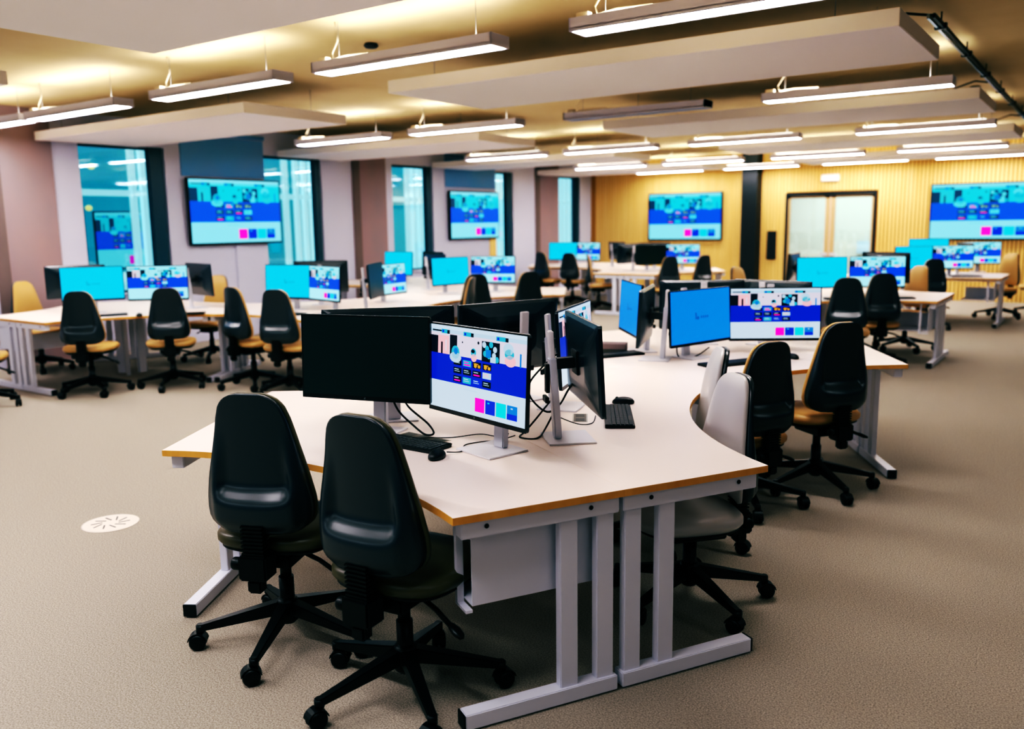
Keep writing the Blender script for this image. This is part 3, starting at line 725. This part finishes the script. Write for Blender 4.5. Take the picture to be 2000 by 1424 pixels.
# ------------------------------------------------------------------ things on the desks
def make_keyboard():
    e = empty('keyboard')
    m = MB(); m.box(-.22, .22, -.065, .065, 0, .014); m.box(-.22, .22, .05, .065, .014, .018); m.build('keyboard_case', kb_m, e, bevel=.003)
    m = MB()
    for r in range(6):
        y = -.055+.0185*r
        for c in range(21):
            x = -.212+.0203*c
            if r == 0 and 3 < c < 9: continue
            m.box(x, x+.0165, y, y+.0145, .014, .0185 if r < 5 else .017)
        if r == 0: m.box(-.212+.0203*4, -.212+.0203*8+.0165, y, y+.0145, .014, .0185)
    m.build('keys', key_top, e)
    return e
kb0 = make_keyboard()
def make_mouse():
    e = empty('mouse')
    m = MB(); rs = []
    for z, s in ((.0, .9), (.004, 1), (.014, .98), (.024, .82), (.031, .55), (.034, .2)):
        rs.append([Vector((.031*s*math.cos(t), .056*s*math.sin(t)-.006*z/.034, z)) for t in [2*PI*k/20 for k in range(20)]])
    m.rings(rs); m.build('mouse_body', kb_m, e)
    m = MB(); m.cyl((-.004, .03, .026), (.004, .03, .026), .008, 12); m.build('scroll_wheel', key_top, e)
    return e
ms0 = make_mouse()
KB = [(-2.349+.0, 3.102-.555, 0, 'black keyboard partly behind the closest chair on the nearest desk'), (-2.349+.54, 3.102+.335, 240, 'black keyboard standing free at the right of the nearest desk'),
      (-2.349+.45, 5.564-.44, 300, 'black keyboard behind the pale grey chair, before the mid-blue screen'), (-2.349-.36, 3.102+1.95, 300, 'black keyboard behind the monitor seen from behind'),
      (-8.55, 4.85, 300, 'keyboard behind the shiny grey-backed chair at the far left'), (-7.95, 5.36, 315, 'keyboard right of the shiny grey-backed chair at the far left'),
      (-6.95, 5.9, 0, 'keyboard below the left-of-centre cyan screen'), (-6.35, 5.92, 10, 'keyboard below the left-of-centre web page monitor'), (-2.42, 10.0, 325, 'keyboard below the cyan screen before the double door'), (-1.97, 10.3, 330, 'keyboard below the page screen before the double door'), (-1.8, 14.6, 330, 'keyboard at the far right below the page monitor')]
for i, (x, y, h, lab) in enumerate(KB):
    o = kb0 if i == 0 else copy_tree(kb0); o.location = (x, y, ZT); o.rotation_euler = (0, 0, -R(h)); tag(o, lab, 'keyboard', 'black keyboards')
MSE = [(-2.349+.272, 3.102-.645, -20, 'black mouse beside the keyboard in front of the web page monitor'), (-2.349+.415, 3.102+.62, 250, 'black mouse behind the free keyboard at the right of the nearest desk'),
       (-2.349+.70, 5.564-.03, 310, 'black mouse between the two centre-right chairs'), (-8.2, 5.02, 300, 'mouse on the far-left desk between two chairs'), (-2.14, 10.12, 330, 'mouse before the double-door page screen')]
for i, (x, y, h, lab) in enumerate(MSE):
    o = ms0 if i == 0 else copy_tree(ms0); o.location = (x, y, ZT); o.rotation_euler = (0, 0, -R(h)); tag(o, lab, 'mouse', 'computer mice')
def label_plate(x, y, h, n, lab):
    e = empty('label_strip', (x, y, ZT), -R(h))
    L = .085*n
    rectmb(-L/2, L/2, -.035, .035, 0, .001).build('strip_border', grom_s, e)
    rectmb(-L/2+.006, L/2-.006, -.029, .029, .001, .0016).build('strip_face', grom_m, e)
    for k in range(n): x0 = -L/2+.085*k+.016; rectmb(x0, x0+.053, -.02, .02, .0016, .002).build('strip_mark', grom_d, e)
    tag(e, lab, 'label strip')
label_plate(-2.349+.02, 3.102-.43, 5, 3, 'flat grey label strip on the desk behind the keyboard')
label_plate(-2.349+.395, 3.102+.235, 240, 2, 'flat grey label strip beside the silver monitor stand')
m = MB(); m.box(-.09, .09, -.06, .06, 0, .06); m.box(-.09, .09, -.062, -.06, .0, .025, 1)
o = m.build('small_box', [mat('box_brown', rgb(120, 104, 100), .7), grom_d], bevel=.003); o.location = (-2.349-.45, 3.102+2.14, ZT); o.rotation_euler = (0, 0, R(20)); tag(o, 'small brown-grey box on the desk behind the monitor seen from behind', 'box')

def cable(name, pts, r, lab, parent=None):
    # smooth the way-points
    P = [Vector(p) for p in pts]; out = []
    for i in range(len(P)-1):
        a, b, c, d = P[max(i-1, 0)], P[i], P[i+1], P[min(i+2, len(P)-1)]
        for k in range(6):
            t = k/6; out.append(.5*((2*b)+(c-a)*t+(2*a-5*b+4*c-d)*t*t+(3*b-a-3*c+d)*t**3))
    out.append(P[-1]); m = MB(); m.tube(out, r); o = m.build(name, cable_m, parent)
    if lab: tag(o, lab, 'cable')
    return o
H1 = Vector((-2.349, 3.102, 0))
def a1(x, y, z): return (H1.x+x, H1.y+y, z)
zt = ZT+.003
cable('keyboard_cable', [a1(.03, -.49, zt+.01), a1(.06, -.42, zt), a1(.13, -.37, zt), a1(.2, -.28, zt+.004), a1(.26, -.26, zt), a1(.33, -.27, zt+.006), a1(.36, -.29, zt+.03)], .0022, 'thin black cable from the keyboard to the web page monitor')
cable('mouse_cable', [a1(.275, -.59, zt+.008), a1(.3, -.53, zt), a1(.25, -.44, zt), a1(.28, -.36, zt), a1(.33, -.31, zt+.003), a1(.38, -.27, zt+.02)], .0022, 'thin black cable from the mouse to the web page monitor')
cable('video_cable', [a1(-.16, -.44, .93), a1(-.13, -.42, .84), a1(-.06, -.40, .775), a1(.02, -.42, .752), a1(.05, -.40, .757), a1(.0, -.38, .79), a1(-.08, -.41, .86), a1(-.09, -.44, .93)], .0045, 'black cable loop hanging below the switched-off screen')
cable('video_cable', [a1(.44, -.03, 1.08), a1(.385, -.07, 1.02), a1(.34, -.10, .95), a1(.335, -.08, .88), a1(.39, -.04, .82), a1(.43, .0, .85), a1(.47, .01, .92), a1(.52, .0, .97), a1(.58, -.03, .98)], .0045, 'black cable looping around the silver monitor pole')
cable('power_cable', [a1(.43, -.03, .9), a1(.39, -.06, .84), a1(.36, -.09, .79), a1(.34, -.14, zt+.003), a1(.37, -.22, zt), a1(.44, -.2, zt), a1(.42, -.1, zt+.02), a1(.45, -.04, .87)], .004, 'black power cable coiled at the foot of the silver monitor pole')
cable('power_cable', [a1(.4, .0, .8), a1(.47, .08, zt+.01), a1(.5, .16, zt), a1(.44, .3, zt)], .0025, 'thin black cable running behind the silver monitor stand')
A2h = Vector((-2.349, 5.564, 0))
cable('power_cable', [(A2h.x-.02, A2h.y-.25, .95), (A2h.x+.02, A2h.y-.32, .82), (A2h.x+.06, A2h.y-.36, zt), (A2h.x+.14, A2h.y-.28, zt+.004), (A2h.x+.2, A2h.y-.2, .8)], .004, 'black cable at the foot of the pole beside the mid-blue screen')

# ------------------------------------------------------------------ light
w = bpy.data.worlds.new('world'); bpy.context.scene.world = w; w.use_nodes = True
w.node_tree.nodes['Background'].inputs['Color'].default_value = (.5, .75, .85, 1); w.node_tree.nodes['Background'].inputs['Strength'].default_value = .25
def area(x, y, z, sx, sy, power, col=(1, .97, 1), rx=0):
    l = bpy.data.lights.new('unseen_lamp', 'AREA'); l.shape = 'RECTANGLE'; l.size = sx; l.size_y = sy; l.energy = power; l.color = col
    o = bpy.data.objects.new('unseen_lamp', l); C.objects.link(o); o.location = (x, y, z); o.rotation_euler = (rx, 0, 0)
    o.visible_camera = True
for y in (.85, -2.2):  # unseen lamps added outside the view to light the room
    for x in (-8.3, -6.1, -4.1, -1.9): area(x, y, 2.72, 1.6, .16, 34 if y > 0 else 14)
for y in (.85, 4.6, 8.3, 12.2, 15.9):  # more unseen lamps, added to the right for illumination
    for x in (1.2, 3.4): area(x, y, 2.72, 1.6, .16, 7)
area(-5, YF+1.6, 2.9, 3, 1, 170, (1, .92, .88))

sc = bpy.context.scene
sc.view_settings.view_transform = 'Standard'
sc.view_settings.look = 'None'
sc.view_settings.exposure = 0
sc.cycles.use_denoising = True
vs = sc.view_settings; vs.use_curve_mapping = True; cm = vs.curve_mapping
def setc(i, pts):
    c = cm.curves[i]
    for k, (x, y) in enumerate(pts):
        if k < 2 and k < len(c.points): c.points[k].location = (x, y)
        else: c.points.new(x, y)
setc(3, [(0, 0), (1, 1), (.02, .004), (.05, .016), (.085, .044), (.14, .112), (.22, .255), (.3, .4), (.6, .74)])
setc(0, [(0, 0), (1, 1), (.03, .018), (.15, .15)])
setc(2, [(0, 0), (1, 1), (.03, .032)])
cm.update()
